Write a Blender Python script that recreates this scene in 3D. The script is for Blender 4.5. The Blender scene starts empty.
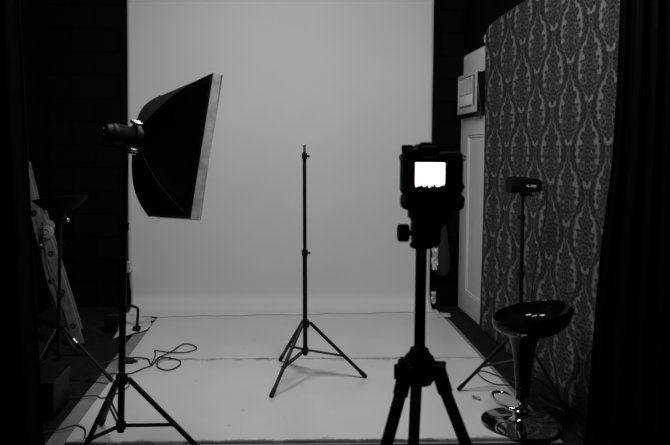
import bpy, bmesh, math, random
import numpy as np
from mathutils import Vector, Matrix
random.seed(7); rng = np.random.default_rng(7)
scene = bpy.context.scene
COL = scene.collection
PI = math.pi
V = Vector

# ------------------------------------------------------------------ materials
def mat(name, base, rough=.5, metal=0., noise=0., nscale=20., bump=0., bscale=60., spec=.5, coat=0., base2=None):
    m = bpy.data.materials.new(name); m.use_nodes = True
    nt = m.node_tree; b = nt.nodes['Principled BSDF']
    b.inputs['Roughness'].default_value = rough
    b.inputs['Metallic'].default_value = metal
    b.inputs['Specular IOR Level'].default_value = spec
    if coat: b.inputs['Coat Weight'].default_value = coat; b.inputs['Coat Roughness'].default_value = .06
    tc = nt.nodes.new('ShaderNodeTexCoord')
    n = nt.nodes.new('ShaderNodeTexNoise'); n.inputs['Scale'].default_value = nscale
    n.inputs['Detail'].default_value = 5
    nt.links.new(tc.outputs['Object'], n.inputs['Vector'])
    r = nt.nodes.new('ShaderNodeValToRGB')
    lo = base*(1-noise); hi = base2 if base2 is not None else min(1, base*(1+noise))
    r.color_ramp.elements[0].position = .3; r.color_ramp.elements[1].position = .7
    r.color_ramp.elements[0].color = (lo, lo, lo, 1); r.color_ramp.elements[1].color = (hi, hi, hi, 1)
    nt.links.new(n.outputs['Fac'], r.inputs['Fac'])
    nt.links.new(r.outputs['Color'], b.inputs['Base Color'])
    if bump:
        n2 = nt.nodes.new('ShaderNodeTexNoise'); n2.inputs['Scale'].default_value = bscale; n2.inputs['Detail'].default_value = 6
        nt.links.new(tc.outputs['Object'], n2.inputs['Vector'])
        bp = nt.nodes.new('ShaderNodeBump'); bp.inputs['Strength'].default_value = bump; bp.inputs['Distance'].default_value = .01
        nt.links.new(n2.outputs['Fac'], bp.inputs['Height']); nt.links.new(bp.outputs['Normal'], b.inputs['Normal'])
    return m

def emat(name, c, s):
    m = bpy.data.materials.new(name); m.use_nodes = True
    b = m.node_tree.nodes['Principled BSDF']
    b.inputs['Base Color'].default_value = (c, c, c, 1)
    b.inputs['Emission Color'].default_value = (c, c, c, 1); b.inputs['Emission Strength'].default_value = s
    return m

M = dict(
    paper=mat('paper', .60, .75, noise=.03, nscale=1.3, bump=.05, bscale=4),
    offcut=mat('offcut', .40, .8, noise=.4, nscale=6, bump=.3, bscale=8),
    board=mat('painted_board', .56, .30, noise=.05, nscale=2.2, bump=.03, bscale=9),
    underlay=mat('underlay', .17, .7, noise=.3, nscale=8, bump=.2),
    carpet=mat('dark_floor', .007, .9, noise=.5, nscale=30, bump=.4, bscale=120, spec=.1),
    blackwall=None,
    plainblack=mat('flat_black', .0016, .9, noise=.3, nscale=5, bump=.1, spec=.03),
    curtain=mat('curtain_black', .0035, .9, noise=.3, nscale=40, bump=.1, bscale=200, spec=.04),
    blackmetal=mat('black_metal', .004, .42, noise=.2, nscale=60, spec=.18),
    blackplastic=mat('black_plastic', .004, .5, noise=.2, nscale=120, bump=.05, bscale=300, spec=.15),
    dimplastic=mat('dim_plastic', .005, .45, noise=.2, nscale=80, spec=.1),
    camblack=mat('camera_rubber', .0025, .7, noise=.2, nscale=200, bump=.1, bscale=400, spec=.06),
    nylon=mat('softbox_nylon', .0035, .6, noise=.3, nscale=14, bump=.15, bscale=22, spec=.08),
    lip=mat('grey_lip', .55, .4, noise=.25, nscale=25, bump=.15, bscale=40),
    silvertrim=mat('silver_piping', .9, .35, noise=.15, nscale=60),
    diffuser=mat('white_diffuser', .8, .8, noise=.03, nscale=30),
    chrome=mat('chrome', .55, .07, metal=1., noise=.06, nscale=10),
    steel=mat('steel', .6, .3, metal=1., noise=.15, nscale=40),
    foil=mat('foil', .7, .3, metal=.7, noise=.3, nscale=60, bump=.6, bscale=60),
    gloss=mat('black_gloss', .0025, .08, noise=.2, nscale=10, spec=.12),
    seatgrey=mat('seat_front', .05, .15, noise=.2, nscale=10, coat=.6),
    hingealu=mat('hinge_metal', .24, .45, metal=.3, noise=.3, nscale=30),
    alu=mat('worn_aluminium', .13, .5, metal=.3, noise=.3, nscale=18, bump=.1),
    door=mat('white_paint', .55, .45, noise=.04, nscale=8, bump=.05, bscale=15),
    panelwhite=mat('white_panel', .58, .6, noise=.04, nscale=8),
    acplastic=mat('ac_plastic', .36, .5, noise=.08, nscale=14),
    acdark=mat('ac_grille', .13, .6, noise=.2, nscale=30),
    accase=mat('ac_case', .003, .6, noise=.4, nscale=30, spec=.05),
    cable=mat('cable_rubber', .006, .6, noise=.2, nscale=60),
    greycloth=mat('grey_cloth', .006, .9, noise=.4, nscale=12, bump=.3, bscale=30),
    text=mat('white_print', .6, .6, noise=.02, nscale=50),
    screen=emat('lit_screen', 1., 3.0),
    scrap=mat('scrap_paper', .25, .8, noise=.5, nscale=60),
)

def grime(m, ypow=26):
    nt = m.node_tree; b = nt.nodes['Principled BSDF']; N = nt.nodes.new; L = nt.links.new
    src = b.inputs['Base Color'].links[0].from_socket
    tc = N('ShaderNodeTexCoord'); sx = N('ShaderNodeSeparateXYZ'); L(tc.outputs['Generated'], sx.inputs[0])
    def math_(op, a, c=None):
        n = N('ShaderNodeMath'); n.operation = op
        for k, v in enumerate((a, c)):
            if v is None: continue
            if isinstance(v, (int, float)): n.inputs[k].default_value = v
            else: L(v, n.inputs[k])
        return n.outputs[0]
    y = sx.outputs['Y']
    edge = math_('MAXIMUM', math_('POWER', y, ypow), math_('POWER', math_('SUBTRACT', 1., y), ypow*1.5))
    n1 = N('ShaderNodeTexNoise'); n1.inputs['Scale'].default_value = 7; n1.inputs['Detail'].default_value = 8; n1.inputs['Roughness'].default_value = .75; L(tc.outputs['Object'], n1.inputs['Vector'])
    n2 = N('ShaderNodeTexNoise'); n2.inputs['Scale'].default_value = 24; n2.inputs['Detail'].default_value = 2; L(tc.outputs['Object'], n2.inputs['Vector'])
    st = math_('MULTIPLY', math_('GREATER_THAN', math_('ADD', n1.outputs['Fac'], math_('MULTIPLY', edge, .25)), .70), math_('MINIMUM', math_('MULTIPLY', edge, 1.4), 1.))
    sp = math_('MULTIPLY', math_('GREATER_THAN', n2.outputs['Fac'], .765), .55)
    f = math_('MAXIMUM', math_('MULTIPLY', st, .6), sp)
    mx = N('ShaderNodeMix'); mx.data_type = 'RGBA'; L(f, mx.inputs['Factor']); L(src, mx.inputs['A']); mx.inputs['B'].default_value = (.08, .08, .08, 1)
    L(mx.outputs['Result'], b.inputs['Base Color'])
grime(M['board'])

def block_wall_mat():
    m = bpy.data.materials.new('black_block_wall'); m.use_nodes = True
    nt = m.node_tree; b = nt.nodes['Principled BSDF']
    tc = nt.nodes.new('ShaderNodeTexCoord'); mp = nt.nodes.new('ShaderNodeMapping')
    mp.inputs['Rotation'].default_value = (PI/2, 0, 0)
    br = nt.nodes.new('ShaderNodeTexBrick')
    br.inputs['Scale'].default_value = 1.; br.inputs['Brick Width'].default_value = .40; br.inputs['Row Height'].default_value = .20
    br.inputs['Mortar Size'].default_value = .006
    br.inputs['Color1'].default_value = (.0022, .0022, .0022, 1); br.inputs['Color2'].default_value = (.0030, .0030, .0030, 1)
    br.inputs['Mortar'].default_value = (.001, .001, .001, 1)
    nt.links.new(tc.outputs['Object'], mp.inputs['Vector']); nt.links.new(mp.outputs['Vector'], br.inputs['Vector'])
    nt.links.new(br.outputs['Color'], b.inputs['Base Color'])
    bp = nt.nodes.new('ShaderNodeBump'); bp.inputs['Strength'].default_value = .5; bp.inputs['Distance'].default_value = .01; bp.invert = True
    nt.links.new(br.outputs['Fac'], bp.inputs['Height']); nt.links.new(bp.outputs['Normal'], b.inputs['Normal'])
    b.inputs['Roughness'].default_value = .7; b.inputs['Specular IOR Level'].default_value = .03
    return m
M['blackwall'] = block_wall_mat()

def damask_mat():
    m = bpy.data.materials.new('damask_fabric'); m.use_nodes = True
    nt = m.node_tree; b = nt.nodes['Principled BSDF']
    at = nt.nodes.new('ShaderNodeAttribute'); at.attribute_name = 'damask'
    r = nt.nodes.new('ShaderNodeValToRGB')
    r.color_ramp.elements[0].color = (.017, .017, .017, 1); r.color_ramp.elements[1].color = (.150, .150, .150, 1)
    nt.links.new(at.outputs['Fac'], r.inputs['Fac']); 
    n = nt.nodes.new('ShaderNodeTexNoise'); n.inputs['Scale'].default_value = 90; n.inputs['Detail'].default_value = 4
    tc = nt.nodes.new('ShaderNodeTexCoord'); nt.links.new(tc.outputs['Object'], n.inputs['Vector'])
    mx = nt.nodes.new('ShaderNodeMix'); mx.data_type = 'RGBA'; mx.blend_type = 'MULTIPLY'; mx.inputs['Factor'].default_value = .35
    nt.links.new(r.outputs['Color'], mx.inputs['A']); nt.links.new(n.outputs['Color'], mx.inputs['B'])
    bw = nt.nodes.new('ShaderNodeRGBToBW'); nt.links.new(mx.outputs['Result'], bw.inputs['Color'])
    nt.links.new(bw.outputs['Val'], b.inputs['Base Color'])
    b.inputs['Roughness'].default_value = .75; b.inputs['Specular IOR Level'].default_value = .1
    return m
M['damask'] = damask_mat()

# ------------------------------------------------------------------ mesh helpers
def frame_to(d):
    d = V(d).normalized()
    return d.to_track_quat('Z', 'Y').to_matrix().to_4x4()

def box(bm, lo, hi, bev=0., rot=None, piv=None):
    lo, hi = V(lo), V(hi); c = (lo+hi)/2; s = hi-lo
    t = bmesh.new(); bmesh.ops.create_cube(t, size=1, matrix=Matrix.Diagonal((s.x, s.y, s.z, 1)))
    if bev: bmesh.ops.bevel(t, geom=t.edges[:], offset=bev, segments=3, affect='EDGES', profile=.5)
    mtx = Matrix.Translation(c)
    if rot is not None: mtx = Matrix.Translation(piv if piv is not None else c) @ rot @ Matrix.Translation(-(V(piv) if piv is not None else c)) @ mtx
    bmesh.ops.transform(t, matrix=mtx, verts=t.verts[:]); merge(bm, t)

def merge(bm, t):
    me = bpy.data.meshes.new('tmp'); t.to_mesh(me); t.free(); bm.from_mesh(me); bpy.data.meshes.remove(me)

def cyl(bm, a, b, r0, r1=None, n=20, bev=0.):
    a, b = V(a), V(b); r1 = r0 if r1 is None else r1; L = (b-a).length
    t = bmesh.new()
    bmesh.ops.create_cone(t, cap_ends=True, segments=n, radius1=r0, radius2=r1, depth=L)
    if bev:
        ed = [e for e in t.edges if abs(e.verts[0].co.z-e.verts[1].co.z) < 1e-6]
        bmesh.ops.bevel(t, geom=ed, offset=bev, segments=2, affect='EDGES')
    bmesh.ops.transform(t, matrix=Matrix.Translation((a+b)/2) @ frame_to(b-a), verts=t.verts[:]); merge(bm, t)

def lathe(bm, prof, origin, axis=(0, 0, 1), n=48, closed=False):
    fr = Matrix.Translation(V(origin)) @ frame_to(axis)
    rings = []
    for r, z in prof:
        rings.append([bm.verts.new(fr @ V((r*math.cos(2*PI*k/n), r*math.sin(2*PI*k/n), z))) for k in range(n)] if r > 1e-6 else [bm.verts.new(fr @ V((0, 0, z)))])
    for A, B in zip(rings[:-1], rings[1:]):
        for k in range(n):
            k2 = (k+1) % n
            if len(A) == 1 and len(B) == 1: continue
            if len(A) == 1: bm.faces.new((A[0], B[k2], B[k]))
            elif len(B) == 1: bm.faces.new((A[k], A[k2], B[0]))
            else: bm.faces.new((A[k], A[k2], B[k2], B[k]))

def smooth_path(pts, sub=6, cyc=False):
    P = [V(p) for p in pts]; out = []; n = len(P)
    for i in range(n if cyc else n-1):
        g = lambda j: P[j % n] if cyc else P[max(0, min(n-1, j))]
        a, b, c, d = g(i-1), g(i), g(i+1), g(i+2)
        for k in range(sub):
            t = k/sub
            out.append(.5*((2*b)+(c-a)*t+(2*a-5*b+4*c-d)*t*t+(3*b-a-3*c+d)*t**3))
    if not cyc: out.append(P[-1])
    return out

def tube(bm, pts, r, n=8, cyc=False):
    P = [V(p) for p in pts]; m = len(P); rings = []; up = V((0, 0, 1)); 
    for i in range(m):
        if cyc: t = P[(i+1) % m]-P[i-1]
        else: t = P[min(i+1, m-1)]-P[max(i-1, 0)]
        t.normalize()
        s = t.cross(up)
        if s.length < 1e-3: s = t.cross(V((1, 0, 0)))
        s.normalize(); u = s.cross(t)
        rr = r[i] if isinstance(r, (list, tuple)) else r
        rings.append([bm.verts.new(P[i]+s*rr*math.cos(2*PI*k/n)+u*rr*math.sin(2*PI*k/n)) for k in range(n)])
    for i in range(m if cyc else m-1):
        A, B = rings[i], rings[(i+1) % m]
        for k in range(n): bm.faces.new((A[k], A[(k+1) % n], B[(k+1) % n], B[k]))
    if not cyc:
        bm.faces.new(rings[0][::-1]); bm.faces.new(rings[-1])

def ball(bm, c, r, sc=(1, 1, 1), u=20, v=12):
    t = bmesh.new(); bmesh.ops.create_uvsphere(t, u_segments=u, v_segments=v, radius=r)
    bmesh.ops.transform(t, matrix=Matrix.Translation(V(c)) @ Matrix.Diagonal((*sc, 1)), verts=t.verts[:]); merge(bm, t)

def grid(bm, fn, nu, nv):
    g = [[bm.verts.new(fn(i/nu, j/nv)) for j in range(nv+1)] for i in range(nu+1)]
    for i in range(nu):
        for j in range(nv): bm.faces.new((g[i][j], g[i+1][j], g[i+1][j+1], g[i][j+1]))
    return g

def prism(bm, pts, off):
    off = V(off); a = [bm.verts.new(V(p)) for p in pts]; b = [bm.verts.new(V(p)+off) for p in pts]
    n = len(pts); bm.faces.new(a[::-1]); bm.faces.new(b)
    for i in range(n): bm.faces.new((a[i], a[(i+1) % n], b[(i+1) % n], b[i]))

ORIG = {}
def link(o, parent=None, org=None):
    COL.objects.link(o)
    if parent is not None: o.parent = parent
    return o

def obj(name, bm, m, parent=None, smooth=True, base=None, solid=0., label=None, ang=35):
    """one mesh object; vertices are given in world metres"""
    me = bpy.data.meshes.new(name)
    bmesh.ops.recalc_face_normals(bm, faces=bm.faces[:])
    org = V(ORIG[parent.name]) if parent is not None else V(base if base is not None else (0, 0, 0))
    bmesh.ops.translate(bm, verts=bm.verts[:], vec=-org)
    bm.to_mesh(me); bm.free()
    for p in me.polygons: p.use_smooth = smooth
    if smooth: me.set_sharp_from_angle(angle=math.radians(ang))
    me.materials.append(m)
    o = bpy.data.objects.new(name, me)
    if parent is None: o.location = org
    ORIG[o.name] = org
    link(o, parent)
    ORIG[o.name] = org
    if solid:
        s = o.modifiers.new('thickness', 'SOLIDIFY'); s.thickness = solid; s.offset = 0
    if label: o['label'] = label
    return o

def thing(name, label, cat, loc, group=None):
    o = bpy.data.objects.new(name, None); o.location = loc; o.empty_display_size = .1
    COL.objects.link(o); ORIG[o.name] = V(loc); tag(o, label, cat, group); return o

def tag(o, label, cat, group=None):
    o['label'] = label; o['category'] = cat
    if group: o['group'] = group
    return o

def struct(name, bm, m, **k):
    o = obj(name, bm, m, **k); o['kind'] = 'structure'; return o

B = bmesh.new
FL = -.02            # the studio floor; the white boards lie on it with their top at 0

# ------------------------------------------------------------------ the setting
XL, XR, YB, YF, ZC = -2.0, 1.61, 5.70, -1.6, 3.15
b = B(); box(b, (XL-.1, YF-.1, FL-.1), (XR+.1, YB+.1, FL)); struct('floor', b, M['carpet'], smooth=False)
b = B(); box(b, (XL-.1, YF-.1, ZC), (XR+.1, YB+.1, ZC+.1)); struct('ceiling', b, M['plainblack'], smooth=False)
b = B(); box(b, (XL-.1, YB, FL), (XR+.1, YB+.1, ZC)); struct('wall_back', b, M['blackwall'], smooth=False)
b = B(); box(b, (XL-.1, YF, FL), (XL, YB, ZC)); struct('wall_left', b, M['plainblack'], smooth=False)
b = B(); box(b, (XR, YF, FL), (XR+.1, YB, ZC)); struct('wall_right', b, M['plainblack'], smooth=False)
b = B(); box(b, (XL-.1, YF-.1, FL), (XR+.1, YF, ZC)); struct('wall_front', b, M['plainblack'], smooth=False)

# door in the right wall with a recessed lower panel, and the transom panel above
d = thing('door_1', 'white panelled door in the right wall beside the black back wall', 'door', (XR, 5.3, FL)); d['kind'] = 'structure'
b = B()
x0, x1 = 1.586, XR-.002
ya, yb, za, zb = 4.92, 5.665, FL+.01, 1.645
ia, ib = 5.045, 5.455
def frame_rects(b, ya, yb, za, zb, holes, xf, xb):
    zs = [za]+[z for h in holes for z in h]+[zb]
    box(b, (xf, ya, za), (xb, holes_y[0], zb)); box(b, (xf, holes_y[1], za), (xb, yb, zb))
    prev = za
    for z0, z1 in holes:
        box(b, (xf, holes_y[0], prev), (xb, holes_y[1], z0)); prev = z1
    box(b, (xf, holes_y[0], prev), (xb, holes_y[1], zb))
holes_y = (ia, ib)
frame_rects(b, ya, yb, za, zb, [(.16, 1.50)], x0, x1)
obj('door_leaf', b, M['door'], d, smooth=False)
b = B()
box(b, (x0+.014, ia, .16), (x1, ib, 1.50))
for (a0, a1, c0, c1) in ((ia, ia+.018, .16, 1.5), (ib-.018, ib, .16, 1.5), (ia, ib, .16, .18), (ia, ib, 1.48, 1.5)):
    box(b, (x0+.006, a0, c0), (x0+.02, a1, c1), bev=.004)
obj('door_panel', b, M['door'], d, smooth=False)
k = B(); cyl(k, (x0, 5.545, .947), (x0-.02, 5.545, .947), .028); cyl(k, (x0-.02, 5.545, .947), (x0-.04, 5.545, .947), .012); ball(k, (x0-.055, 5.545, .947), .027, (.8, 1, 1))
obj('door_knob', k, M['dimplastic'], d)
k = B(); cyl(k, (x0, 5.55, 1.06), (x0-.016, 5.55, 1.06), .022, bev=.003); obj('deadbolt', k, M['dimplastic'], d)
b = B(); box(b, (x0+.010, 4.92, 1.998), (x1, 5.652, 2.19), bev=.003)
o = struct('trim_1', b, M['panelwhite'], smooth=False)
tag(o, 'white board closing the wall above the air conditioner', 'panel')

# air conditioner through the opening above the door
ac = thing('air_conditioner', 'small white window air conditioner sticking out above the white door', 'air conditioner', (1.46, 5.25, 1.672))
A0, A1, Z0, Z1, XF = 4.998, 5.51, 1.672, 1.995, 1.508
b = B(); box(b, (XF+.014, A0+.015, Z0+.012), (XR-.004, A1-.015, Z1-.012), bev=.006); obj('casing', b, M['accase'], ac)
b = B()
box(b, (XF, A0, Z0), (XF+.014, A0+.028, Z1), bev=.004); box(b, (XF, A1-.028, Z0), (XF+.014, A1, Z1), bev=.004)
box(b, (XF, A0+.02, Z0), (XF+.014, A1-.02, Z0+.045), bev=.004); box(b, (XF, A0+.02, Z1-.03), (XF+.014, A1-.02, Z1), bev=.004)
box(b, (XF+.004, A0+.10, Z0+.045), (XF+.014, A0+.112, Z1-.03))
obj('front_frame', b, M['acplastic'], ac)
b = B(); box(b, (XF+.010, A0+.02, Z0+.03), (XF+.0139, A1-.02, Z1-.02))
obj('front_grille', b, M['acdark'], ac, smooth=False)
b = B()
for i in range(9):
    y = A0+.135+i*.040; box(b, (XF+.002, y, Z0+.155), (XF+.012, y+.008, Z1-.035))
obj('louvre_bank', b, M['acplastic'], ac, smooth=False)
b = B(); box(b, (XF+.004, A0+.125, Z0+.065), (XF+.012, A1-.035, Z0+.15), bev=.004); obj('control_cover', b, M['panelwhite'], ac)
b = B()
for i in range(8): box(b, (XF+.006, A0+.035, Z0+.07+i*.022), (XF+.013, A0+.092, Z0+.08+i*.022))
obj('air_vent', b, M['acdark'], ac, smooth=False)
b = B(); box(b, (XF+.03, A0+.01, Z0-.028), (XR-.004, A1-.30, Z0+.012), bev=.004); obj('support_shelf', b, M['dimplastic'], ac)
b = B(); tube(b, smooth_path([(1.53, A0+.01, 1.90), (1.535, A0+.002, 1.80), (1.55, A0+.004, 1.70), (1.552, A0+.006, 1.62), (1.550, A0+.010, 1.66)]), .006); obj('power_lead', b, M['cable'], ac)

# ------------------------------------------------------------------ white floor boards
def board(y0, y1, x0, x1, label, sl=0., xf=None):
    xf = x1 if xf is None else xf
    b = B(); prism(b, [(x0, y0, 0), (xf, y0+sl, 0), (x1, y1+sl, 0), (x0, y1, 0)], (0, 0, FL+.004))
    bmesh.ops.bevel(b, geom=b.edges[:], offset=.003, segments=2, affect='EDGES')
    o = obj('floor_board', b, M['board'], base=((x0+x1)/2, (y0+y1)/2, FL+.004), smooth=False)
    tag(o, label, 'floor board', 'white painted boards on the studio floor')
board(2.992, 4.190, -.992, 1.335, 'large white painted board nearest the camera, under the bar stool and centre tripod', 0, 1.302)
board(4.195, 5.50, -.990, 1.356, 'large white painted board farther back, meeting the grey paper backdrop', .02, 1.336)
b = B(); prism(b, [(-1.085, 2.975, FL), (1.345, 2.975, FL), (1.40, 5.48, FL), (-1.085, 5.48, FL)], (0, 0, .0045))
tag(obj('underlay_sheet', b, M['underlay'], base=(0, 4.2, FL), smooth=False), 'dull grey sheet under the white boards showing along their left edge', 'floor sheet')

# ------------------------------------------------------------------ paper backdrop
t = thing('paper_backdrop', 'tall pale grey seamless paper backdrop hanging at the back of the studio', 'backdrop', (0, 5.56, 0))
YP, RS = 5.60, .14
def bpf(u, v):
    x = -1.298+u*2.610
    front = 5.262+u*.15+.012*math.sin(u*31)+.008*math.sin(u*77+1)
    Lc = RS*PI/2; Lf = (YP-RS)-front; Lw = 2.72
    Lt = Lf+Lc+Lw; s = v*Lt
    if s < Lf: y, z = front+s, .004
    elif s < Lf+Lc:
        a = (s-Lf)/RS; y, z = YP-RS+RS*math.sin(a), .004+RS*(1-math.cos(a))
    else: y, z = YP, .004+RS+(s-Lf-Lc)
    wob = .006*math.sin(3.1*x+1.3*z)+.004*math.sin(7*x-.7*z)
    y -= wob*min(1, max(0, z-.2)*2)
    if u < .06 and z < .34:                       # torn, curled lower corner
        x += (.06-u)*.6*(1-z/.34); 
    return V((x, y, z))
b = B(); grid(b, bpf, 90, 120); obj('paper_sheet', b, M['paper'], t, solid=.002)
b = B(); cyl(b, (-1.30, YP+.035, 3.03), (1.30, YP+.035, 3.03), .035); obj('paper_roll', b, M['paper'], t)
b = B(); cyl(b, (-1.62, YP+.035, 3.03), (1.56, YP+.035, 3.03), .014); obj('crossbar', b, M['blackmetal'], t)

# paper offcut on the floor left of the boards
def ofc(u, v):
    p = V((-1.20, 4.70, 0)).lerp(V((-1.0, 4.90, 0)), u).lerp(V((-1.24, 5.22, 0)).lerp(V((-1.0, 5.23, 0)), u), v)
    return V((p.x+.012*math.sin(7*v), p.y+.012*math.sin(9*u), FL+.012+.008*math.sin(8*u+5*v)**2+.006*math.sin(13*v)**2+.018*math.sin(PI*min(1, v*1.2))+.05*v**2*(1-u)))
b = B(); grid(b, ofc, 14, 40)
tag(obj('paper_offcut', b, M['offcut'], base=(-1.18, 4.98, FL), solid=.003), 'dirty grey paper offcut on the floor at the lower left of the backdrop', 'paper')

# clamp on the left edge of the backdrop and foil on its right edge
t = thing('spring_clamp', 'small metal clamp on the left edge of the paper backdrop', 'clamp', (-1.295, 5.525, .33))
b = B(); box(b, (-1.312, 5.52, .32), (-1.262, 5.585, .41), bev=.004); obj('jaw', b, M['foil'], t)
b = B(); box(b, (-1.315, 5.51, .35), (-1.295, 5.527, .38), bev=.003); cyl(b, (-1.305, 5.518, .355), (-1.305, 5.518, .30), .006); obj('handle', b, M['blackplastic'], t)
def foil(name, label, x, z0, z1, w, group):
    def fn(u, v):
        return V((x+u*w+.004*math.sin(11*v+5*u), 5.525-.012*math.sin(9*u+13*v)*math.sin(21*v), z0+v*(z1-z0)+.01*math.sin(20*u)))
    b = B(); grid(b, fn, 8, 24)
    tag(obj(name, b, M['foil'], base=(x, 5.53, z0), solid=.003, smooth=False), label, 'foil', group)
foil('foil_strip', 'upper crumpled silver foil strip on the right edge of the backdrop', 1.312, .345, .53, .05, 'silver foil on the backdrop edge')
foil('foil_strip', 'lower crumpled silver foil strip on the right edge of the backdrop near the floor', 1.312, .05, .15, .035, 'silver foil on the backdrop edge')

# dim grey bag hanging on the back wall
t = thing('cloth_bag', 'dim grey cloth bag hanging on the black wall between backdrop and door', 'bag', (1.45, 5.62, .28))
def bagf(z):
    return .03+.055*math.sin(PI*min(1, max(0, (z-.27)/.5)))**.7
b = B(); lathe(b, [(0, .28), (.05, .285), (.075, .34), (.07, .45), (.05, .6), (.025, .78), (.012, .82), (0, .82)], (1.42, 5.62, 0), n=24)
obj('bag_body', b, M['greycloth'], t)
b = B(); tube(b, smooth_path([(1.41, 5.62, .80), (1.40, 5.65, .95), (1.42, 5.69, 1.02), (1.44, 5.65, .95), (1.43, 5.62, .80)]), .005); obj('strap', b, M['greycloth'], t)

# ------------------------------------------------------------------ damask fabric on the right
def damask_val(Y, Z):
    Yc = np.array([4.73, 4.98, 5.34, 5.73, 6.06, 6.49, 6.83, 7.27])*.647
    kk = np.polyfit(Yc, np.arange(8), 2)
    k = np.polyval(kk, Y)                          # column coordinate, one per half drop
    P = .44
    out = np.zeros_like(Y)
    # even columns (k = 0, 2, 4..) are phased by the half drop
    def wrap(t): return t-np.round(t)
    aE = wrap(k/2)*2; bE = wrap((Z-2.02)/P)*2      # a in -1..1, b in -1..1, motif centre (0,0)
    aO = wrap((k-1)/2)*2; bO = wrap((Z-1.80)/P)*2
    tone = np.zeros_like(Y)                         # 0 = pale ground, 1 = dark print
    # lobed cells: every cell is either print or ground, pale veins run between the cells
    rr = np.random.default_rng(11); pts = []
    for _ in range(4000):
        p = (rr.uniform(-.6, 20.6), rr.uniform(-50, 50))
        if all((p[0]-q[0])**2+((p[1]-q[1])*.62)**2 > 2.35**2 for q in pts): pts.append(p)
    env_b = [-36, -32, -28, -23, -18, -12, -7, -2, 3, 7, 10, 15, 20, 26, 31, 36, 40]
    env_w = [-1, .9, 3.0, 6.4, 9.2, 10.4, 8.2, 9.8, 10.2, 7.4, 4.6, 7.4, 4.6, 5.2, 2.4, 1.2, -1]
    def cen(t):
        q = np.cos(PI*t); return 10+5.0*np.sign(q)*np.abs(q)**.72
    for a, bb in ((aE, bE), (aO, bO)):
        A = np.abs(a)*20; Bv = bb*43; As = a*20
        d1 = np.full(A.shape, 99.); d2 = d1.copy(); ca = d1.copy(); cb = d1.copy()
        for qx, qy in pts:
            d = np.hypot(A-qx, (Bv-qy)*.62)
            near = d < d1
            d2 = np.where(near, d1, np.minimum(d2, d)); d1 = np.where(near, d, d1)
            ca = np.where(near, qx, ca); cb = np.where(near, qy, cb)
        vein = np.clip(1-(d2-d1)/.75, 0, 1)
        # print cells of the palmette
        ew = np.interp(cb, env_b, env_w); e2 = np.interp(Bv, env_b, env_w)
        pal = ((ca < ew) & (A < e2+1.6)) | (A < np.minimum(e2, 1.6))
        # print cells of the S-shaped bands (each lattice draws its own half)
        c = cen(bb); wb = 3.0+.75*np.cos(2*PI*(bb+.12))
        band = (np.abs(ca-cen(cb/43)) < wb) & (np.abs(A-c) < wb+1.0)
        band |= np.abs(A-c) < 1.4
        B2 = wrap((bb+1)/2)*2*43
        r = np.hypot(As, B2*.52); th = np.arctan2(B2*.52, As)
        ros = r < 3.9+.9*np.cos(6*th)
        for msk, lv in ((band, .42), (ros, .35), (pal, .42)):
            tone = np.where(msk, np.maximum(tone, 1-lv*vein), tone)
        curl = np.abs(np.hypot(A-5.6, (Bv+14)*.66)-2.6) < .42
        curl |= np.abs(np.hypot(A-6.2, (Bv-1)*.6)-2.1) < .40
        tone = np.where(curl & pal, tone*.62, tone)
    # pale ground left open beside the palmette and round its tip
    for a, bb in ((aE, bE), (aO, bO)):
        A = np.abs(a)*20; Bv = bb*43
        dA = cen(bb)-A                       # > 0 on the palmette's side of the band
        w = 3.1+.75*np.cos(2*PI*(bb+.12))+.6*np.sin(Bv*.8)
        g = lambda c0, s0: np.exp(-((bb-c0)/s0)**2)
        st = .25+.65*g(.0, .14)+.60*g(.62, .20)+.25*g(-.62, .15)
        wd = .60+.55*g(.02, .14)+.30*g(.62, .18)
        tone = tone*(1-np.clip(st, 0, .95)*np.exp(-((dA-w-.3*wd)/wd)**4))
    dark = tone
    return 1-dark
NY, NZ = 300, 540
yy = np.linspace(2.75, 4.985, NY+1); vv = np.linspace(0, 1, NZ+1)
Yg, Vg = np.meshgrid(yy, vv, indexing='ij')
ztop = np.interp(Yg, [2.75, 4.46, 4.75, 4.86, 4.93, 4.965, 4.99], [2.325, 2.325, 2.315, 2.30, 2.275, 2.25, 2.20])
Zg = FL+.02+Vg*(ztop-FL-.02)
Yg2 = Yg-.03*np.sin(PI*Vg)*np.clip((Yg-4.4)/.5, 0, 1)
fold = np.clip((Yg-3.3)/1.6, 0, 1)
Xg = 1.562+(1-.8*Vg)*.008*np.sin(Yg*11+.6*Zg)*fold+(1-.8*Vg)*.005*np.sin(Yg*24+1.0+.5*Zg)*fold-.010*(1-Vg)*(1+np.sin(Yg*15))*.5
Xg += .012*np.clip((Yg-4.91)/.075, 0, 1)**2
dv = damask_val(Yg, Zg)
me = bpy.data.meshes.new('damask_fabric')
co = np.stack([Xg, Yg2, Zg], -1).reshape(-1, 3)
co0 = np.array([1.562, 3.9, FL])
idx = np.arange((NY+1)*(NZ+1)).reshape(NY+1, NZ+1)
quads = np.stack([idx[:-1, :-1], idx[:-1, 1:], idx[1:, 1:], idx[1:, :-1]], -1).reshape(-1, 4)
me.from_pydata((co-co0).tolist(), [], quads.tolist())
at = me.attributes.new('damask', 'FLOAT', 'POINT'); at.data.foreach_set('value', dv.reshape(-1).astype(np.float32))
for p in me.polygons: p.use_smooth = True
me.materials.append(M['damask'])
t = thing('damask_drape', 'large grey damask patterned fabric hung along the right wall', 'fabric drape', co0.tolist())
o = bpy.data.objects.new('printed_fabric', me); link(o, t); ORIG[o.name] = V(co0)
s = o.modifiers.new('thickness', 'SOLIDIFY'); s.thickness = .003; s.offset = 0
b = B(); cyl(b, (1.59, 2.72, 2.325), (1.59, 4.85, 2.29), .012); obj('hanging_rail', b, M['blackmetal'], t)
t = thing('spring_clip', 'small white clip holding the top far corner of the damask fabric', 'clip', (1.56, 5.0, 2.25))
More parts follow.
